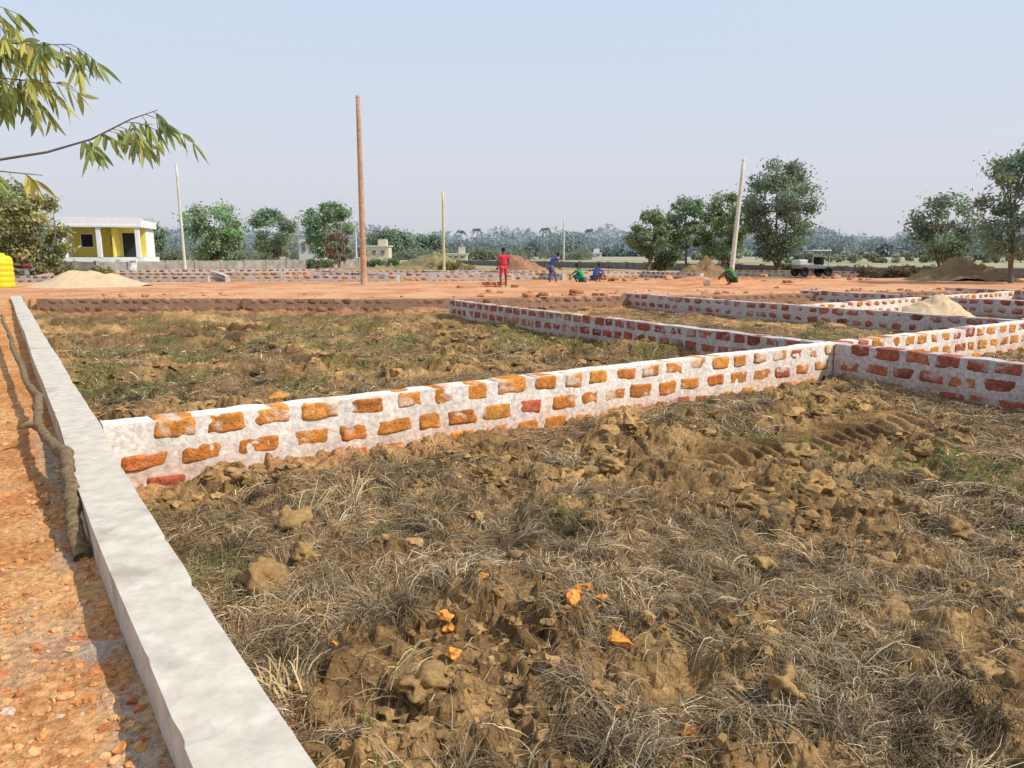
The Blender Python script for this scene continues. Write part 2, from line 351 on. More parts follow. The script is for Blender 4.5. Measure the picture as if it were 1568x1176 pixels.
G=blades(x,y,rng.uniform(0,6.28,n),rng.uniform(.03,.12,n),rng.uniform(.002,.0045,n)*np.clip(r/4,1,4),rng.uniform(0,.03,n),rng.uniform(.02,.08,n),np.array((.17,.24,.05))*rng.uniform(.5,1.2,(n,1)))
new_mesh('green_grass',G[0],G[1],M_leaf,np.clip(G[2],0,1))
# ---------------------------------------------------------------- stones / clods
import bmesh
def ico(sub):
    bm=bmesh.new();bmesh.ops.create_icosphere(bm,subdivisions=sub,radius=1)
    v=np.array([p.co[:] for p in bm.verts]);f=np.array([[q.index for q in p.verts] for p in bm.faces]);bm.free();return v,f
IV,IF=ico(2);IV3,IF3=ico(4)
def stones(name,x,y,size,cols,sink=.3,flat=.7,rough=.35,smooth=False,m=M_stone,hi=False):
    z=terrain(x,y,False);iv,if_=(IV3,IF3) if hi else (IV,IF)
    n=len(x);Vs=np.zeros((n,len(iv),3))
    for i in range(n):
        o=rng.uniform(0,99)
        d=1+rough*vn(iv[:,0]*1.7+o,iv[:,1]*1.7+iv[:,2]*1.3+o,3)+rough*.6*vn(iv[:,2]*3.5+o,iv[:,1]*3.5-iv[:,0]*2,5)
        if hi: d+=.16*vn(iv[:,2]*7+iv[:,0]*4+o,iv[:,1]*8-iv[:,0]*3,7)+.08*vn(iv[:,2]*17+iv[:,0]*9+o,iv[:,1]*18-iv[:,0]*8,8)
        v=iv*d[:,None]*np.array([rng.uniform(.75,1.25),rng.uniform(.75,1.25),rng.uniform(.7,1)*flat])
        a=rng.uniform(0,6.28);ca,sa=math.cos(a),math.sin(a)
        v=np.stack([v[:,0]*ca-v[:,1]*sa,v[:,0]*sa+v[:,1]*ca,v[:,2]],1)*size[i]
        Vs[i]=v+np.array([x[i],y[i],z[i]+size[i]*flat*(1-2*sink)*.8])
    F=(if_[None]+(np.arange(n)*len(iv))[:,None,None]).reshape(-1,3)
    C=np.repeat(cols,len(iv),axis=0)
    return new_mesh(name,Vs.reshape(-1,3),F,m,np.clip(C,0,1),smooth=smooth)
x,y,r=scatter(11000,2.0,22);soil,st,s,t=soilstraw(x,y)
k=(s>.15)&((t<-.15)|(t>.45))&(np.abs(s-10.4)>.4)&(y<24.5)&(st<.8)&(fbm(x,y,.7,2,77)>-.2)&(tread(s,t,x,y)<.3)
x,y,r=x[k][:3600],y[k][:3600],r[k][:3600]
stones('soil_clods',x,y,(.006+.042*rng.random(len(x))**3)*np.clip(r/4,.8,2.2),np.array((.38,.23,.095))*rng.uniform(.5,1.15,(len(x),1)),rough=.8,smooth=False,sink=.35)
gx=np.array([-1.57,-1.5,-1.35,.6,1.6,2.6,3.1,.1,2.2,-.2,1.9,.9,3.6,2.9,1.2,-.4]);gy=np.array([4.95,4.2,4.55,5.1,4.4,6.1,5.0,4.6,3.2,6.3,5.6,6.6,6.4,7.2,3.0,3.0])
stones('earth_clod',gx,gy,np.array([.15,.13,.08,.09,.10,.1,.09,.07,.1,.09,.12,.08,.1,.12,.08,.07]),np.array((.36,.22,.09))*rng.uniform(.75,1.05,(16,1)),rough=.7,smooth=True,sink=.35,hi=True,flat=.8)
x,y,r=scatter(90000,1.7,16,-50,-20);s,t=W2L(x,y);k=(s-bo(t)<-.31)&(fbm(x,y,.4,2,55)>-.25);x,y,r=x[k][:4200],y[k][:4200],r[k][:4200]
gc=np.array([(.60,.26,.085),(.66,.36,.16),(.48,.18,.075),(.60,.46,.34)])[rng.choice(4,len(x),p=[.45,.35,.17,.03])]
stones('gravel',x,y,.0025+.020*rng.random(len(x))**5.5+.0008*r,gc*rng.uniform(.85,1.1,(len(x),1)),smooth=False,rough=.5,sink=.4)
px=np.array([-.37,.33,.42,.5,.48,.73,-.29,-.17,-.9,.55,-3.0,3.4,-.33,.36]);py=np.array([3.72,3.75,4.05,3.95,2.98,2.75,3.42,4.05,3.5,3.5,9.4,13.2,3.66,3.83])
stones('laterite_fragments',px,py,np.array([.04,.05,.035,.025,.03,.045,.035,.03,.02,.045,.1,.12,.03,.03]),np.array((.68,.28,.06))*rng.uniform(.85,1.1,(14,1)),sink=-.25,rough=.7)
x=rng.uniform(-24,24,1100);y=np.interp(x,EX,EY)+np.where(rng.random(1100)<.45,-rng.exponential(.45,1100),rng.exponential(1.2,1100)+.2)
k=(rng.random(1100)<ss(-.1,.4,fbm(x,y,3,2,401))+.15)&(W2L(x,y)[0]>.3);x,y=x[k],y[k]
stones('laterite_rubble',x,y,.025+.10*rng.random(len(x))**3.5,np.array((.52,.24,.12))*rng.uniform(.6,1.1,(len(x),1)),rough=.6)
x=rng.uniform(-40,30,600);y=rng.uniform(42,62,600)
stones('laterite_rubble',x,y,.05+.25*rng.random(600)**4,np.array((.48,.22,.11))*rng.uniform(.6,1.3,(600,1)),rough=.5)
# ---------------------------------------------------------------- piles
def pile(name,x,y,rx,ry,h,m=M_sand,seed=0,z0=None,col=None,lump=.12):
    n=70;g=np.linspace(-1,1,n);U,Vv=np.meshgrid(g,g);U=U.ravel();Vv=Vv.ravel()
    d=np.sqrt(U*U+Vv*Vv)*(1+.25*fbm(U,Vv,.8,2,seed))
    base=terrain(x+U*rx,y+Vv*ry,False) if z0 is None else z0
    z=base-.06+h*np.clip(1.08-d,0,1)**1.15*1.0+lump*h*fbm(U,Vv,.22,3,seed+4)*np.clip(1.05-d,0,1)
    i=(np.arange(n-1)[:,None]*n+np.arange(n-1)[None,:]).ravel()
    C=None
    if col is not None: C=np.tile(np.array(col),(n*n,1))*(1+.3*fbm(U,Vv,.2,3,seed+9))[:,None]
    return new_mesh(name,np.stack([x+U*rx,y+Vv*ry,z],1),np.stack([i,i+1,i+n+1,i+n],1),m,C)
pile('sand_pile',-19.6,34.5,2.9,2.2,.75,seed=1,lump=.25)
pile('sand_pile',12.3,21.6,1.3,1.2,.85,seed=2,z0=-.3,lump=.2)
br=(.26,.165,.085)
pile('soil_pile',12.8,50,2.2,1.6,1.35,M_ground,3,col=br,lump=.5)
pile('soil_pile',25.0,42,3.0,2.0,1.2,M_ground,4,col=br,lump=.6)
pile('soil_pile',.6,62,3.0,2,1.5,M_ground,5,col=(.33,.17,.10),lump=.6)
pile('soil_pile',-7.0,70,4,2.6,1.7,M_ground,6,col=(.24,.2,.10),lump=.5)
pile('laterite_mound',9.6,36,4.0,1.8,.40,M_ground,7,col=(.55,.25,.12),lump=.6)
pile('laterite_mound',2.6,35.5,4.0,1.8,.2,M_ground,12,col=(.55,.27,.14),lump=.6)
def stack(name,x,y,z,n,seed,spread=.5):
    r=np.random.default_rng(seed);Vs=[];Fs=[];Cs=[];b=0
    for i in range(n):
        q=CRl*np.array([.17,.1,.07]);a=r.normal(.3,.5);R_=np.array([[math.cos(a),-math.sin(a),0],[math.sin(a),math.cos(a),0],[0,0,1]])
        q=q@R_.T+np.array([x+r.normal(0,spread),y+r.normal(0,spread*.5),z+.05+.13*int(r.integers(0,2))*math.exp(-i/n)])
        Vs.append(q);Fs.append(CFl+b);b+=len(q);Cs.append(np.hstack([np.tile(np.array((.50,.21,.10))*r.uniform(.7,1.15),(len(q),1)),np.ones((len(q),1))]))
    new_mesh(name,np.vstack(Vs),np.vstack(Fs),M_wall,np.clip(np.vstack(Cs),0,1),smooth=True)
stack('brick_stack',-.9,33.5,.1,8,1,.5);stack('brick_stack',.8,25.9,.08,5,2,.3);stack('brick_stack',3.2,26.9,.08,5,3,.4)
stack('brick_stack',-20.5,36,.1,12,4,.8);stack('brick_stack',12.2,36.5,.1,16,6,.6);stack('brick_stack',6.0,42,.1,8,5,.9)
# ---------------------------------------------------------------- tubes
def tube(pts,rad,n=8):
    pts=np.array(pts,float);K=len(pts);V=[]
    for i in range(K):
        d=pts[min(i+1,K-1)]-pts[max(i-1,0)];d/=np.linalg.norm(d)+1e-9
        u=np.cross(d,[.13,.31,.94] if abs(d[2])<.9 else [1,.1,0]);u/=np.linalg.norm(u);v=np.cross(d,u)
        for k in range(n):
            a=2*math.pi*k/n;V.append(pts[i]+rad[i]*(math.cos(a)*u+math.sin(a)*v))
    F=[]
    for i in range(K-1):
        for k in range(n): F.append([i*n+k,i*n+(k+1)%n,(i+1)*n+(k+1)%n,(i+1)*n+k])
    for e in(0,K-1):
        c=len(V);V.append(pts[e])
        for k in range(n): F.append([e*n+k,e*n+(k+1)%n,c,c])
    return np.array(V),np.array(F)
def tubes_obj(name,lst,m,parent=None,n=8):
    Vs=[];Fs=[];b=0
    for p,r in lst:
        V,F=tube(p,r,n)
        Vs.append(V);Fs+= [[int(q)+b for q in f] if f[2]!=f[3] else [int(q)+b for q in f[:3]] for f in F];b+=len(V)
    me=bpy.data.meshes.new(name);me.from_pydata(np.vstack(Vs).tolist(),[],Fs);me.materials.append(m)
    for p in me.polygons:p.use_smooth=True
    ob=bpy.data.objects.new(name,me);scene.collection.objects.link(ob)
    if parent: ob.parent=parent
    return ob
lg=[(-.345,-2.5,.03),(-.34,-2.3,.08),(-.335,-2.0,.14),(-.31,-1.65,.20),(-.30,-1.25,.225),(-.31,-.94,.23),(-.38,-.3,.21),(-.43,.4,.18),(-.40,.92,.21),(-.37,1.6,.24),(-.42,2.5,.22),(-.44,4.2,.24),(-.50,6.3,.25),(-.50,8.3,.28),(-.57,10.5,.30),(-.58,12.5,.33)]
lp=[]
for i_ in range(len(lg)-1):
    a=np.array(lg[i_]);b_=np.array(lg[i_+1])
    for q in range(4):
        p=a+(b_-a)*q/4;lp.append((*L2W(p[0]+float(bo(p[1]))+rng.normal(0,.007),p[1]),p[2]+rng.normal(0,.005)))
lr=[.042-.010*i_/len(lp)+rng.normal(0,.003)+(.010 if i_ in(9,20,21,33) else 0) for i_ in range(len(lp))]
kn=(*L2W(-.43,.4),.19)
tubes_obj('dead_branch',[(lp,lr),([kn,(kn[0]-.06,kn[1]-.06,kn[2]+.02),(kn[0]-.09,kn[1]-.11,kn[2]+.0)],[.034,.024,.010])],mat('branch_bark',(.24,.16,.085),nscale=26,amp=.6,bump=1,bdist=.04),n=14)
# poles
def pole(name,x,y,z0,z1,r0,r1,lean,m,cap=False):
    pts=[(x+lean*(i/8),y,z0+(z1-z0)*i/8) for i in range(9)]
    lst=[(pts,[r0+(r1-r0)*i/8 for i in range(9)])]
    if cap:
        lst.append(([(x+lean-.25,y-.09,z1-.35),(x+lean+.25,y-.09,z1-.35)],[.03,.03]))
        for q in(-.2,.2): lst.append(([(x+lean+q,y-.09,z1-.33),(x+lean+q,y-.09,z1-.2)],[.035,.02]))
    else: lst.append(([(x+lean,y,z1-.02),(x+lean,y,z1+.06)],[r1*1.12,r1*1.0]))
    return tubes_obj(name,lst,m,n=10)
pole('utility_pole',-7.15,36.3,-.3,8.75,.165,.10,.0,M_wood)
pole('utility_pole',10.45,36,-.2,5.9,.12,.08,.36,M_pole)
pole('utility_pole',-25.6,59,-.3,8.3,.13,.08,-.1,M_pole)
pole('utility_pole',-5.6,62,-.3,6.5,.13,.09,0,mat('pole_yellowed',(.62,.50,.26),nscale=3,amp=.1))
pole('utility_pole',-20.6,100,-.3,6.2,.14,.1,0,M_pole,True)
pole('utility_pole',11.3,165,-.3,9,.2,.14,0,M_pole,True)
# ---------------------------------------------------------------- trees
def leafquads(cx,cy,cz,rad,n,size,col,r,flat=.75):
    p=r.normal(0,1,(n,3));p/=np.linalg.norm(p,axis=1)[:,None];p*=(rad*r.random(n)**.45)[:,None];p[:,2]*=flat
    p+=np.array([cx,cy,cz])
    a=r.normal(0,1,(n,3));a/=np.linalg.norm(a,axis=1)[:,None]
    b=np.cross(a,r.normal(0,1,(n,3)));b/=np.linalg.norm(b,axis=1)[:,None]
    s=size*r.uniform(.5,1.2,(n,1))
    V=np.stack([p-a*s,p+b*s*.45,p+a*s,p-b*s*.45],1).reshape(-1,3)
    F=np.arange(n*4).reshape(n,4)
    C=np.repeat(np.array(col)*r.uniform(.7,1.25,(n,1)),4,axis=0)
    return V,F,C
def tree(name,x,y,h,w,seed,col=(.10,.14,.055),z0=-.1,ncl=34,nl=200,size=.17,crown=.30,stems=2,haze=0,trunk=.12):
    r=np.random.default_rng(seed);e=empty(name,(x,y,z0))
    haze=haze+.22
    col=np.array(col)*2.2*(1-haze)+np.array((.30,.36,.34))*haze  # air haze is mixed into the leaf colour itself
    P=[];T=[]
    cz=h*(crown+(1-crown)/2);rz=h*(1-crown)/2
    tops=[]
    for s in range(stems):
        a=r.uniform(0,6.28);tx=math.cos(a)*w*.12*(stems>1);ty=math.sin(a)*w*.12
        pts=[(0.1*s,0,-.2),(tx*.4+r.normal(0,.05),ty*.4,h*.15),(tx+r.normal(0,.1),ty,h*.33),(tx*1.5+r.normal(0,.15),ty*1.5,h*.55),(tx*1.7,ty*1.7,h*.8)]
        T.append((pts,[trunk,trunk*.8,trunk*.62,trunk*.42,trunk*.15]));tops.append(pts)
    for i in range(ncl):
        a=r.uniform(0,6.28);zz=r.uniform(-1,1);q=math.sqrt(max(0,1-zz*zz*.85))*(.45+.55*r.random()**.5)*r.uniform(.75,1.05)
        c=(math.cos(a)*q*w/2*.84,math.sin(a)*q*w/2*.84,cz+zz*rz*.86)
        rad=w*r.uniform(.09,.17)
        shade_=r.uniform(.65,1.25)
        tint=np.array((r.uniform(.85,1.2),1,r.uniform(.8,1.1)))
        P.append(leafquads(*c,rad,int(nl*r.uniform(.6,1.2)),size,col*shade_*tint,r))
        P.append(leafquads(c[0]*1.05,c[1]*1.05,c[2]+.1,rad*1.6,int(nl*.16),size,col*tint,r))
        if i%2==0:
            tp=tops[i%stems];k=2 if c[2]<h*.6 else 3
            s0=np.array(tp[k]);m_=(s0+np.array(c))/2+np.array([0,0,-.05*h])
            T.append(([s0,m_,c],[trunk*.35,trunk*.22,trunk*.07]))
    V,F,C=merge(P);new_mesh('crown',V,F,M_leaf,np.clip(C,0,1),smooth=False,parent=e)
    tubes_obj('trunk',T,M_bark,parent=e,n=6)
    return e
gA=(.10,.14,.06);gB=(.09,.12,.065)
def at(u,d): return (u-784)/1140*d*.995
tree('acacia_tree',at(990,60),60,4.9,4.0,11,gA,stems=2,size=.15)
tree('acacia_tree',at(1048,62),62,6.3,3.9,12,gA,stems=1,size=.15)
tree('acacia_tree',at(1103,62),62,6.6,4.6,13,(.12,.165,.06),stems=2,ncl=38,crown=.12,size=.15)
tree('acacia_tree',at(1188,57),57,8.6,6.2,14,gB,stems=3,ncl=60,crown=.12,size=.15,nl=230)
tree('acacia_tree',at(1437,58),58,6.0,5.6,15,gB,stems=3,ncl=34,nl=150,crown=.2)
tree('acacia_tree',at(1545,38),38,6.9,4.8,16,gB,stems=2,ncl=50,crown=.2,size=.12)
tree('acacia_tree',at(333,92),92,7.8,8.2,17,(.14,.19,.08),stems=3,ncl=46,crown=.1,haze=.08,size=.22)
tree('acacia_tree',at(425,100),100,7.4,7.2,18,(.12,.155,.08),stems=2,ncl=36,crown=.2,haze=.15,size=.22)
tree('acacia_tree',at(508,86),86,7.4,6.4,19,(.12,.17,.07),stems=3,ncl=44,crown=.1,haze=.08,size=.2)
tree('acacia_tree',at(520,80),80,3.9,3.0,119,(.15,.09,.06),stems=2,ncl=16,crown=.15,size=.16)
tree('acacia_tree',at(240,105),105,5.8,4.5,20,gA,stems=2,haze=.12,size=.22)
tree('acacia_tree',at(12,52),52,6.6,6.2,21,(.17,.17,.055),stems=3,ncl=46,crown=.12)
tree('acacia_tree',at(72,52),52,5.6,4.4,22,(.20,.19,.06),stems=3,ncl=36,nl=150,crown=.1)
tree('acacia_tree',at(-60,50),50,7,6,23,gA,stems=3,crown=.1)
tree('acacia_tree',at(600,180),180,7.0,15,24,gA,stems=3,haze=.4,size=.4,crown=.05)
tree('acacia_tree',at(655,190),190,6.0,10,25,gA,stems=2,haze=.45,size=.4,crown=.05)
tree('acacia_tree',at(1010,66),66,3.2,3.6,26,gA,stems=3,crown=.02)
tree('acacia_tree',at(1640,40),40,7.5,5,27,gB,stems=2,crown=.2)
def bush(name,x,y,w,h,seed,col,n=14,size=.12):
    r=np.random.default_rng(seed);P=[];z=float(terrain(np.array([x]),np.array([y]),False)[0])
    for i in range(n):
        P.append(leafquads(x+r.uniform(-w/2,w/2),y+r.uniform(-.4,.4),z+h*r.uniform(.2,.75),h*.42,130,size,np.array(col)*1.5*r.uniform(.7,1.3),r))
    V,F,C=merge(P);new_mesh(name,V,F,M_leaf,np.clip(C,0,1),smooth=False)
bush('dry_bush',at(1350,48),48,3.2,.95,1,(.13,.10,.07));bush('dry_bush',at(1405,50),50,2.5,.9,2,(.12,.12,.06))
bush('dry_bush',at(690,66),66,4,1.1,3,(.22,.2,.09));bush('bush',at(250,70),70,9,1.0,4,(.14,.16,.06),30)
bush('bush',at(420,80),80,14,1.2,5,(.14,.16,.07),40);bush('bush',at(560,90),90,8,1.1,6,(.13,.17,.07),26)
bush('dry_bush',at(60,48),48,9,.9,7,(.18,.16,.07),30);bush('bush',at(1230,60),60,4,1,8,(.14,.17,.06))
bush('hedge_row',at(1480,120),120,60,1.6,9,(.20,.21,.14),60,.3);bush('hedge_row',at(1300,150),150,70,2.0,10,(.22,.24,.18),60,.4)
def treeline(name,d0,d1,hmin,hmax,col,seed,n=520,a0=-46,a1=46,q=90,size=1.0):
    r=np.random.default_rng(seed);P=[]
    for i in range(n):
        a=math.radians(r.uniform(a0,a1));d=r.uniform(d0,d1)
        hh=hmin+(hmax-hmin)*float(np.clip(.5+.8*fbm(np.array([a*16]),np.array([seed*1.]),1,4,seed)[0],0,1))*r.uniform(.7,1.15)
        P.append(leafquads(d*math.sin(a),d*math.cos(a),hh*.42,hh*.62,q,size,np.array(col)*r.uniform(.93,1.07),r,flat=.95))
    V,F,C=merge(P);C=C*.25+np.array(col)*.75;new_mesh(name,V,F,M_far,np.clip(C,0,1),smooth=False)  # col is paled blue-grey: distance haze painted into the foliage
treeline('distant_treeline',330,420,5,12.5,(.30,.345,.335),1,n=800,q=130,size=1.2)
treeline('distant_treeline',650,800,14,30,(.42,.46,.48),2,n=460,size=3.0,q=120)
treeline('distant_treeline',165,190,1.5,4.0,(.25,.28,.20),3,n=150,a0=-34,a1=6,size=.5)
mat_hz=mat('hazy_bark',(.28,.30,.30),bump=0)  # palm trunk colour greyed and paled, with the haze painted in
def palm(x,y,h,seed):
    r=np.random.default_rng(seed);e=empty('palm_tree',(x,y,0));ln=r.uniform(-1.2,1.2)
    tubes_obj('trunk',[([(0,0,0),(ln*.4,0,h*.5),(ln,0,h)],[.3,.22,.16])],mat_hz,parent=e,n=6)
    Vs=[];Fs=[];b=0
    for k in range(16):
        a=k/16*6.28+r.uniform(-.2,.2);el=r.uniform(-.5,1.2);L=r.uniform(2.2,3.2)
        for u in np.linspace(0,1,7)[:-1]:
            for sd in(-1,1):
                d=np.array([math.cos(a),math.sin(a),0]);c=np.array([ln,0,h])+d*L*u*math.cos(el*.8)+np.array([0,0,math.sin(el)*L*u-1.9*u*u*L*.5])
                sdv=np.array([-math.sin(a)*sd,math.cos(a)*sd,-1.3])
                Vs+= [c,c+d*.4,c+d*.5+sdv*.5,c+d*.25+sdv*.45];Fs.append([b,b+1,b+2,b+3]);b+=4
    new_mesh('fronds',Vs,Fs,M_far,np.tile(np.array((.27,.31,.305)),(len(Vs),1)),smooth=False,parent=e)  # frond colour has the distance haze painted in as well
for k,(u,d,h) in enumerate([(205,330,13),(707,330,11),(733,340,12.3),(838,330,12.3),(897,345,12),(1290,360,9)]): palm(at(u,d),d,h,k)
# ---------------------------------------------------------------- boxes for buildings
def box(name,c,s,m,parent,bev=.01):
    bm=bmesh.new();bmesh.ops.create_cube(bm,size=1)
    for v in bm.verts: v.co=Vector((v.co.x*s[0],v.co.y*s[1],v.co.z*s[2]))
    if bev: bmesh.ops.bevel(bm,geom=bm.edges[:],offset=bev,segments=1,affect='EDGES')
    me=bpy.data.meshes.new(name);bm.to_mesh(me);bm.free();me.materials.append(m)
    ob=bpy.data.objects.new(name,me);ob.location=c;scene.collection.objects.link(ob)
    if parent: ob.parent=parent
    return ob
h=empty('yellow_house',(at(166,62),62,0),R(14));h.scale=(.86,.8,1.02)
box('plinth',(0,2.6,.5),(7.4,7.2,1.5),M_white,h)
box('rear_wall',(0,2.2,2.45),(6.6,.2,2.36),M_yel,h)
box('room_wall',(-3.25,2.9,2.45),(.2,6.0,2.34),M_white,h)
box('side_wall',(3.25,4.2,2.45),(.2,3.8,2.34),M_white,h)
box('roof_slab',(0,2.5,3.72),(7.3,7.4,.2),M_white,h)
box('fascia',(0,-1.1,4.02),(7.34,.14,.62),M_white,h)
box('parapet_side',(-3.6,2.6,4.0),(.12,7.0,.36),M_white,h);box('parapet_side',(3.6,2.6,4.0),(.12,7.0,.36),M_white,h)
for xx in(-3.2,-.15,3.2): box('column',(xx,-.85,2.44),(.38,.38,2.36),M_white,h)
box('window',(-1.9,2.07,2.6),(1.0,.06,1.0),M_dark,h);box('window_frame',(-1.9,2.1,2.6),(1.16,.05,1.16),M_white,h)
box('door',(1.9,2.07,2.25),(1.3,.06,1.95),M_dark,h);box('door_frame',(1.9,2.1,2.27),(1.46,.05,2.0),M_white,h)
box('window',(.5,2.07,2.6),(.6,.06,.9),mat('shutter',(.25,.2,.1),bump=0),h)
box('partition',(1.0,.7,2.45),(.14,2.8,2.32),M_yel,h)
for k in range(3): box('step',(2.0,-1.5-.3*k,.95-.3*k),(2.2,.5,.3),M_white,h)
def small_house(u,d,w,hh,m,seed,rz=0):
    e=empty('distant_house',(at(u,d),d,0),rz)
    box('walls',(0,0,hh/2-.2),(w,w*.7,hh),m,e);box('roof_slab',(0,0,hh-.1),(w*1.08,w*.8,.22),M_hw,e)
    for k in(-1,0,1):
        box('window',(k*w*.3,-w*.36,hh*.55),(w*.12,.1,hh*.28),M_metal,e,0);box('chajja',(k*w*.3,-w*.39,hh*.72),(w*.17,.5,.1),M_hw,e,0)
    box('stair_room',(w*.25,0,hh+.6),(w*.3,w*.3,1.4),m,e)
M_hw=mat('limewash',(.58,.58,.56),bump=0);M_hy=mat('limewash_yellow',(.58,.53,.36),bump=0)
small_house(483,112,3.6,4.4,M_hw,1);small_house(578,160,6.0,3.2,M_hy,2);small_house(905,250,6,1.8,M_hw,3);small_house(700,160,4.5,1.6,M_hy,4)
def plain_wall(name,p,zb,zt,W,m):
    Vs=[];Fs=[];b=0
    for i in range(len(p)-1):
        p0=np.array(p[i],float);p1=np.array(p[i+1],float);d=p1-p0;L=np.linalg.norm(d);d/=L;n=np.array([-d[1],d[0]])
        V,F=box_grid(L-.02,W,zb,zt,.8);V[:,2]+=(V[:,2]>zt-.01)*.05*fbm(V[:,0],V[:,0]*0,2,2,i+7)
        Vs.append(np.stack([p0[0]+V[:,0]*d[0]+V[:,1]*n[0],p0[1]+V[:,0]*d[1]+V[:,1]*n[1],V[:,2]],1));Fs.append(F+b);b+=len(V)
        k=0
        while k<L:
            V,F=box_grid(.3,W+.12,zb,zt+.08,.3);V[:,0]+=k
            Vs.append(np.stack([p0[0]+V[:,0]*d[0]+V[:,1]*n[0],p0[1]+V[:,0]*d[1]+V[:,1]*n[1],V[:,2]],1));Fs.append(F+b);b+=len(V);k+=3
    new_mesh(name,np.vstack(Vs),np.vstack(Fs),m,smooth=False)
plain_wall('compound_wall',[(at(700,104),104),(at(930,82),82),(at(1130,66),66),(at(1290,54),54),(at(1420,50),50),(at(1600,46),46),(50,43)],-.5,.66,.2,mat('old_cement',(.19,.175,.16),nscale=1.5,amp=.35,bump=.3))
plain_wall('compound_wall',[(-52,58),(at(150,58.5),58.5),(at(300,66),66),(at(450,78),78),(at(600,96),96)],-.5,.95,.2,mat('old_plaster',(.30,.27,.23),nscale=1.2,amp=.35,bump=.3))
# ---------------------------------------------------------------- yellow tank, bucket
def lathe(name,prof,m,loc,parent=None,n=32):
    V=[];F=[]
    for (r_,z_) in prof:
        for k in range(n): V.append((r_*math.cos(6.28318*k/n),r_*math.sin(6.28318*k/n),z_))
    for i in range(len(prof)-1):
        for k in range(n): F.append([i*n+k,i*n+(k+1)%n,(i+1)*n+(k+1)%n,(i+1)*n+k])
    ob=new_mesh(name,V,F,m,parent=parent);ob.location=loc;return ob
pr=[(.001,0),(.5,0)]
for k in range(5): pr+=[(.52,.04+k*.24),(.52,.17+k*.24),(.50,.2+k*.24),(.50,.25+k*.24)]
pr+=[(.5,1.28),(.4,1.38),(.24,1.42),(.24,1.5),(.001,1.52)]
lathe('water_tank',pr,M_tank,(at(5,33.5),33.5,.1))
b_=empty('bucket',(at(1081,33.5),33.5,.17))
lathe('pail',[(.001,.01),(.13,0),(.17,.3),(.18,.31),(.16,.3),(.12,.03),(.001,.03)],M_white,(0,0,0),b_,20)
tubes_obj('handle',[([(.17*math.cos(a),0,.3+.17*math.sin(a)) for a in np.linspace(0,math.pi,9)],[.006]*9)],M_metal,b_,6)
# ---------------------------------------------------------------- motorcycle + small cart
def ring(r_,t,c,n=20):
    return ([(c[0]+r_*math.cos(a),c[1],c[2]+r_*math.sin(a)) for a in np.linspace(0,2*math.pi,n)],[t]*n)
mc=empty('motorcycle',(at(42,47),47,-.02),R(15))
tubes_obj('wheels',[ring(.27,.045,(-.62,0,.3)),ring(.27,.045,(.62,0,.3))],M_rub,mc)
tubes_obj('frame',[([(.62,0,.3),(.45,0,.8),(.38,0,1.0)],[.03,.03,.03]),([(.42,0,.75),(0,0,.4),(-.62,0,.3)],[.03,.04,.03]),([(.38,-.3,1.02),(.42,0,1.0),(.38,.3,1.02)],[.015,.02,.015])],M_metal,mc)
tubes_obj('fuel_tank',[([(.38,0,.8),(.25,0,.86),(.0,0,.82),(-.08,0,.76)],[.05,.14,.13,.06])],M_red,mc,12)
tubes_obj('seat',[([(-.05,0,.76),(-.3,0,.8),(-.65,0,.84)],[.08,.11,.06])],M_rub,mc,10)
tubes_obj('engine',[([(.12,0,.3),(.1,0,.6)],[.15,.13])],M_metal,mc,10)
tk=empty('farm_tractor_cart',(at(1240,53),53,-.05),R(10))
box('chassis',(0,0,.7),(2.4,1.2,.22),M_metal,tk,.03);box('bonnet',(-.9,0,1.02),(.7,.9,.42),M_hw,tk,.08)
box('canopy',(.3,0,1.85),(1.5,1.3,.08),M_hw,tk,.03);box('seat_back',(.5,0,1.15),(.25,1.0,.5),M_dark,tk,.05)
tubes_obj('posts',[([(a,b1,.8),(a+.1,b1,1.84)],[.03,.03]) for a in(-.35,.9) for b1 in(-.55,.55)],M_metal,tk)
tubes_obj('wheels',[ring(.26,.09,(a,b1,.4)) for a in(-.9,.9) for b1 in(-.6,.6)]+[([(a,-.62,.4),(a,.62,.4)],[.15,.15]) for a in(-.9,.9)],M_rub,tk)
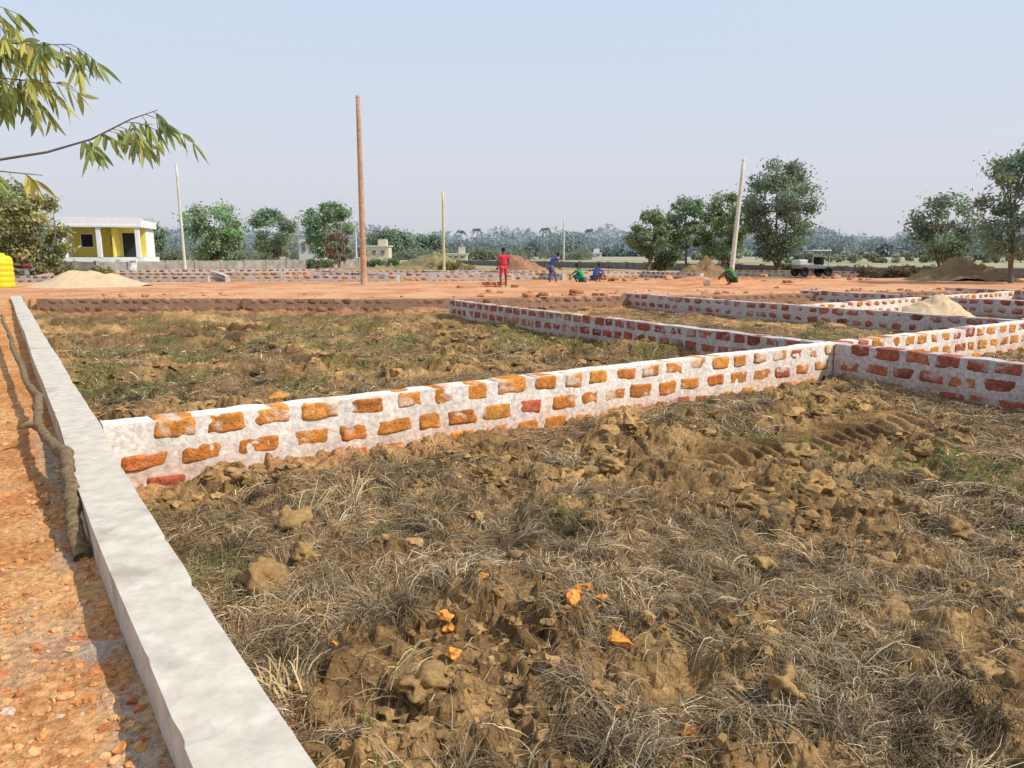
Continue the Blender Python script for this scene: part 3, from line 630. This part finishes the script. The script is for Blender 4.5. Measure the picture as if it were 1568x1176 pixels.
# ---------------------------------------------------------------- people
M_skin=mat('skin',(.12,.06,.035),bump=0,rough=.6);M_hair=mat('hair',(.01,.008,.007),bump=0,rough=.6)
def skin_obj(name,verts,edges,rad,m,parent):
    me=bpy.data.meshes.new(name);me.from_pydata(verts,edges,[]);ob=bpy.data.objects.new(name,me);scene.collection.objects.link(ob);ob.parent=parent
    md=ob.modifiers.new('Skin','SKIN');md.use_smooth_shade=True
    for i,sv in enumerate(me.skin_vertices[0].data):
        sv.radius=(rad[i],rad[i]*.85) if not isinstance(rad[i],tuple) else rad[i];sv.use_root=(i==0)
    sb=ob.modifiers.new('Sub','SUBSURF');sb.levels=2;sb.render_levels=2
    me.materials.append(m);return ob
def person(name,loc,rz,J,shirt,lower,scale=1,long_lower=False):
    e=empty(name,loc,rz);e.scale=(scale,)*3
    j=lambda k:Vector(J[k])
    keys=['pel','chest','neck','head','shL','elL','wrL','shR','elR','wrR','hipL','knL','anL','toL','hipR','knR','anR','toR']
    rad=[(.13,.10),(.14,.10),.055,.06,.062,.043,.028,.062,.043,.028,.085,.06,.038,.03,.085,.06,.038,.03]
    E=[(0,1),(1,2),(2,3),(1,4),(4,5),(5,6),(1,7),(7,8),(8,9),(0,10),(10,11),(11,12),(12,13),(0,14),(14,15),(15,16),(16,17)]
    V=[tuple(j(k)) for k in keys];skin_obj('body',V,E,rad,M_skin,e)
    V2=[V[0],V[1],V[2],V[4],tuple((j('shL')*.35+j('elL')*.65)),V[7],tuple((j('shR')*.35+j('elR')*.65))]
    skin_obj('shirt',V2,[(0,1),(1,2),(1,3),(3,4),(1,5),(5,6)],[(.155,.125),(.165,.125),.06,.078,.066,.078,.066],mat('cloth_shirt',shirt,bump=.2,nscale=10,amp=.15),e)
    f=1.0 if long_lower else .0
    eL=j('knL').lerp(j('anL'),.75*f);eR=j('knR').lerp(j('anR'),.75*f)
    if f==0: E3=[(0,1),(1,2),(0,3),(3,4)];V3=[V[0],V[10],V[11],V[14],V[15]];r3=[(.16,.125),.105,.085,.105,.085]
    else: E3=[(0,1),(1,2),(2,3),(0,4),(4,5),(5,6)];V3=[V[0],V[10],V[11],tuple(eL),V[14],V[15],tuple(eR)];r3=[(.16,.125),.105,.082,.07,.105,.082,.07]
    skin_obj('trousers',V3,E3,r3,mat('cloth_lower',lower,bump=.2,nscale=14,amp=.2),e)
    hd=j('head');dr=(j('head')-j('neck')).normalized()
    he=empty('head',hd+dr*.07);he.parent=e;he.rotation_mode='QUATERNION';he.rotation_quaternion=Vector((0,0,1)).rotation_difference(dr)
    v=IV*np.array([.075,.092,.115]);v[:,0]*=1-.25*(v[:,2]<-.03)
    new_mesh('skull',v,IF,M_skin,parent=he)
    for sx in(-1,1):
        new_mesh('ear',IV*np.array([.012,.022,.032])+np.array([sx*.076,0,-.005]),IF,M_skin,parent=he)
        new_mesh('eye',IV*.011+np.array([sx*.03,.083,.01]),IF,M_white,parent=he)
    new_mesh('nose',IV*np.array([.014,.022,.026])+np.array([0,.094,-.015]),IF,M_skin,parent=he)
    new_mesh('mouth',IV*np.array([.026,.008,.007])+np.array([0,.084,-.055]),IF,M_red,parent=he)
    v=IV*np.array([.083,.098,.11])+np.array([0,-.014,.022]);v[:,2]=np.where((v[:,1]>.02),np.maximum(v[:,2],.045),v[:,2])
    new_mesh('hair',v,IF,M_hair,parent=he)
    for sd in'LR':
        wv=j('wr'+sd);d=(wv-j('el'+sd)).normalized();sdv=d.cross(Vector((0,1,0)));sdv=(sdv if sdv.length>.1 else Vector((1,0,0))).normalized();nrm=d.cross(sdv)
        vv=[tuple(wv),tuple(wv+d*.05)];ee=[(0,1)];rd=[.026,.034]
        for q,(o,l) in enumerate([(-.03,.055),(-.01,.068),(.01,.063),(.03,.05)]):
            a=len(vv);vv+=[tuple(wv+d*.085+sdv*o),tuple(wv+d*(.085+l*.5)+sdv*o*1.15+nrm*.01),tuple(wv+d*(.085+l)+sdv*o*1.2+nrm*.03)];ee+=[(1,a),(a,a+1),(a+1,a+2)];rd+=[.010,.009,.007]
        a=len(vv);vv+=[tuple(wv+d*.045-sdv*.045),tuple(wv+d*.075-sdv*.06+nrm*.015)];ee+=[(1,a),(a,a+1)];rd+=[.011,.009]
        skin_obj('hand_'+sd,vv,ee,rd,M_skin,e)
    return e
def pose(kind):
    if kind=='stand': return dict(pel=(0,0,.92),chest=(0,0,1.22),neck=(0,0,1.43),head=(0,.01,1.52),shL=(-.17,0,1.36),elL=(-.24,-.02,1.1),wrL=(-.25,.08,.87),shR=(.17,0,1.36),elR=(.25,.02,1.1),wrR=(.22,.14,.9),
      hipL=(-.09,0,.86),knL=(-.12,.03,.48),anL=(-.14,-.02,.08),toL=(-.15,.13,.03),hipR=(.09,0,.86),knR=(.12,.05,.48),anR=(.13,.02,.08),toR=(.14,.17,.03))
    if kind=='bend': return dict(pel=(0,-.10,.88),chest=(0,.06,1.14),neck=(0,.2,1.3),head=(0,.27,1.36),shL=(-.17,.16,1.24),elL=(-.22,.26,.99),wrL=(-.13,.42,.82),shR=(.17,.16,1.24),elR=(.22,.24,.98),wrR=(.12,.42,.78),
      hipL=(-.1,-.10,.84),knL=(-.13,.04,.46),anL=(-.13,-.08,.08),toL=(-.14,.07,.03),hipR=(.1,-.10,.84),knR=(.16,.1,.47),anR=(.17,.12,.08),toR=(.18,.27,.03))
    if kind=='squat': return dict(pel=(0,-.2,.27),chest=(0,-.06,.56),neck=(0,.04,.76),head=(0,.08,.83),shL=(-.17,.02,.69),elL=(-.24,.24,.52),wrL=(-.12,.42,.36),shR=(.17,.02,.69),elR=(.24,.24,.5),wrR=(.1,.42,.32),
      hipL=(-.1,-.18,.25),knL=(-.2,.2,.47),anL=(-.15,-.02,.08),toL=(-.17,.13,.03),hipR=(.1,-.18,.25),knR=(.2,.2,.47),anR=(.15,-.02,.08),toR=(.17,.13,.03))
def gz(x,y): return float(terrain(np.array([x]),np.array([y]),False)[0])
def put(u,d,*a,**k):
    x=at(u,d);return person('construction_worker',(x,d,max(gz(x,d),.1)+k.pop('dz',.0)),*a,**k)
put(771,33.5,R(20),pose('stand'),(.60,.035,.07),(.60,.05,.08),scale=1.03)
put(845,36.0,R(-60),pose('bend'),(.04,.07,.25),(.14,.15,.22),scale=1.0,long_lower=True)
put(886,35.5,R(60),pose('squat'),(.02,.28,.1),(.04,.1,.1),scale=1.0)
put(914,39.5,R(-60),pose('squat'),(.06,.1,.35),(.05,.05,.09),scale=1.0)
put(1116,33,R(60),pose('squat'),(.05,.2,.07),(.05,.06,.05),scale=1.0,dz=.12)
# ---------------------------------------------------------------- neem tree at the left
ne=empty('neem_tree',(0,0,0))
M_twig=mat('twig',(.17,.12,.10),nscale=20,amp=.3,bump=.3)
tr=[(-4.6,4.4,-.05),(-4.55,4.35,1.0),(-4.3,4.2,1.9),(-4.1,4.0,2.9),(-4.2,3.9,4.0)]
brs=[([(-4.3,4.2,1.75),(-3.3,3.5,1.9),(-2.6,3.05,1.93),(-2.07,2.9,1.938),(-1.93,2.9,1.946),(-1.75,2.91,1.975),(-1.58,2.915,2.023),(-1.434,2.927,2.096),(-1.33,2.93,2.13)],[.05,.025,.010,.006,.005,.0045,.0035,.0025,.0015]),
 ([(-4.15,4.05,2.6),(-3.2,3.5,2.5),(-2.5,3.1,2.42),(-2.07,2.95,2.398),(-1.926,2.97,2.38),(-1.778,2.97,2.37),(-1.66,2.98,2.375)],[.045,.022,.010,.005,.0035,.0025,.0015]),
 ([(-3.3,3.5,1.9),(-2.5,3.0,1.98),(-2.1,2.85,1.93),(-1.9,2.85,1.90),(-1.74,2.85,1.885)],[.015,.006,.0035,.0025,.0015]),
 ([(-4.15,4.05,2.6),(-3,3.4,2.75),(-2.3,3.0,2.58),(-1.95,2.95,2.50)],[.04,.015,.006,.003]),
 ([(-2.5,3.1,2.42),(-2.15,2.95,2.30),(-1.95,2.93,2.25),(-1.78,2.93,2.23)],[.008,.004,.003,.0015])]
tubes_obj('trunk_and_limbs',[(tr,[.13,.11,.09,.07,.04])]+brs,M_twig,ne,10)
LV=[];LF=[];LC=[];RT=[]
def leaflet(p,d,L,w,col):
    d=d/np.linalg.norm(d);sd=np.cross(d,rng.normal(0,1,3));sd/=np.linalg.norm(sd);nn=np.cross(d,sd)
    b=len(LV);K=6;cv=rng.uniform(-.35,.35);dr_=rng.uniform(.05,.4)
    for i in range(K):
        u=i/(K-1);ww=w*(math.sin(math.pi*min(1,u*.9+.07))**.8)*.5
        c=p+d*L*u+sd*cv*L*u*u+np.array([0,0,-dr_*L*u*u])
        for q in(-1,0,1): LV.append(c+sd*ww*q+nn*ww*.35*abs(q));LC.append(col*(1.0 if q else 1.12))
    for i in range(K-1):
        for q in(0,1): LF.append([b+i*3+q,b+i*3+q+1,b+i*3+q+4,b+i*3+q+3])
def compound(p,d,L,np_):
    d=d/np.linalg.norm(d);pts=[];g=np.array([0,0,-1.])
    cur=np.array(p,float);dd=d.copy();pts.append(cur.copy())
    base=np.array([(.30,.33,.09),(.42,.40,.10),(.23,.27,.09),(.55,.44,.09)])[rng.choice(4,p=[.4,.3,.2,.10])]
    for i in range(np_):
        dd=dd+g*.16;dd/=np.linalg.norm(dd);cur=cur+dd*L/np_;pts.append(cur.copy())
        for sg in(-1,1):
            sdv=np.cross(dd,np.array([rng.normal(0,.3),rng.normal(0,.3)-.8,.3]));sdv/=np.linalg.norm(sdv)
            leaflet(cur,dd*.45+sdv*sg*.5+g*.85+rng.normal(0,.28,3),rng.uniform(.05,.085),rng.uniform(.013,.021),base*rng.uniform(.65,1.2))
    leaflet(cur,dd+g*.4,.07,.016,base)
    RT.append((pts,[.0013]*len(pts)))
def along(br,t0,t1,n,Lr,up=.35):
    P=np.array(br,float);cum=np.r_[0,np.cumsum(np.linalg.norm(np.diff(P,axis=0),axis=1))]
    for q in range(n):
        l=cum[-1]-(t0+(t1-t0)*(q+rng.random())/n);p=np.array([np.interp(l,cum,P[:,k]) for k in range(3)])
        a=rng.uniform(-1.4,1.9);d=np.array([math.cos(a),math.sin(a)*.8,rng.uniform(-.3,up)])
        compound(p,d,rng.uniform(*Lr),int(rng.integers(4,6)))
along(brs[0][0],0,.32,11,(.10,.19),.2)
along(brs[1][0],0,.5,19,(.10,.22));along(brs[3][0],0,.45,12,(.12,.24));along(brs[4][0],0,.40,18,(.1,.2))
along(brs[2][0],0,.3,3,(.05,.08),.1)
extra=[([(-4.2,3.9,4.0),(-4.8,4.4,4.4),(-5.4,4.9,4.3)],[.03,.015,.005]),([(-4.1,4.0,2.9),(-4.9,3.6,3.4),(-5.6,3.2,3.5)],[.03,.015,.005]),([(-4.2,3.9,4.0),(-3.9,3.6,4.6),(-3.6,3.3,4.7)],[.03,.015,.005])]
tubes_obj('upper_limbs',extra,M_twig,ne,8)
for b1,_ in extra: along(b1,0,.9,30,(.2,.3),.6)
new_mesh('leaves',LV,LF,M_leaf,np.clip(np.array(LC),0,1),parent=ne)
tubes_obj('leaf_stems',RT,M_twig,ne,4)
# ---------------------------------------------------------------- light, sky
sdir=Vector((math.cos(R(45))*.953,math.cos(R(45))*-.302,math.sin(R(45))))
sun=bpy.data.lights.new('sun','SUN');sun.energy=4.3;sun.angle=R(1.0);sun.color=(1,.945,.86)
so=bpy.data.objects.new('sun',sun);so.rotation_euler=sdir.to_track_quat('Z','Y').to_euler();scene.collection.objects.link(so)
w=bpy.data.worlds.new('World');scene.world=w;w.use_nodes=True;nt=w.node_tree
bg=nt.nodes['Background'];sky=nt.nodes.new('ShaderNodeTexSky');sky.sky_type='NISHITA';sky.sun_disc=False
sky.sun_elevation=R(45);sky.sun_rotation=math.atan2(sdir.x,sdir.y);sky.air_density=1.0;sky.dust_density=3.0;sky.ozone_density=1.5
tc=nt.nodes.new('ShaderNodeTexCoord');sx=nt.nodes.new('ShaderNodeSeparateXYZ');nt.links.new(tc.outputs['Generated'],sx.inputs[0])
rp=nt.nodes.new('ShaderNodeValToRGB');rp.color_ramp.elements[0].position=0;rp.color_ramp.elements[0].color=(.650,.655,.705,1)
rp.color_ramp.elements[1].position=.42;rp.color_ramp.elements[1].color=(.58,.73,.93,1)
e2=rp.color_ramp.elements.new(.12);e2.color=(.675,.705,.79,1)
nt.links.new(sx.outputs[2],rp.inputs[0])
vm=nt.nodes.new('ShaderNodeVectorMath');vm.operation='SCALE';vm.inputs['Scale'].default_value=9.9;nt.links.new(rp.outputs[0],vm.inputs[0])
mx=nt.nodes.new('ShaderNodeMix');mx.data_type='RGBA';mx.inputs[0].default_value=.87
nt.links.new(sky.outputs[0],mx.inputs[6]);nt.links.new(vm.outputs[0],mx.inputs[7]);nt.links.new(mx.outputs[2],bg.inputs[0]);bg.inputs[1].default_value=.11
# ---------------------------------------------------------------- camera
cam=bpy.data.cameras.new('camera');cam.sensor_width=36;cam.lens=36*1140/1568;cam.clip_start=.05;cam.clip_end=9000
co=bpy.data.objects.new('camera',cam);co.location=(0,0,1.6);co.rotation_euler=(R(90-9.95),0,0);scene.collection.objects.link(co);scene.camera=co
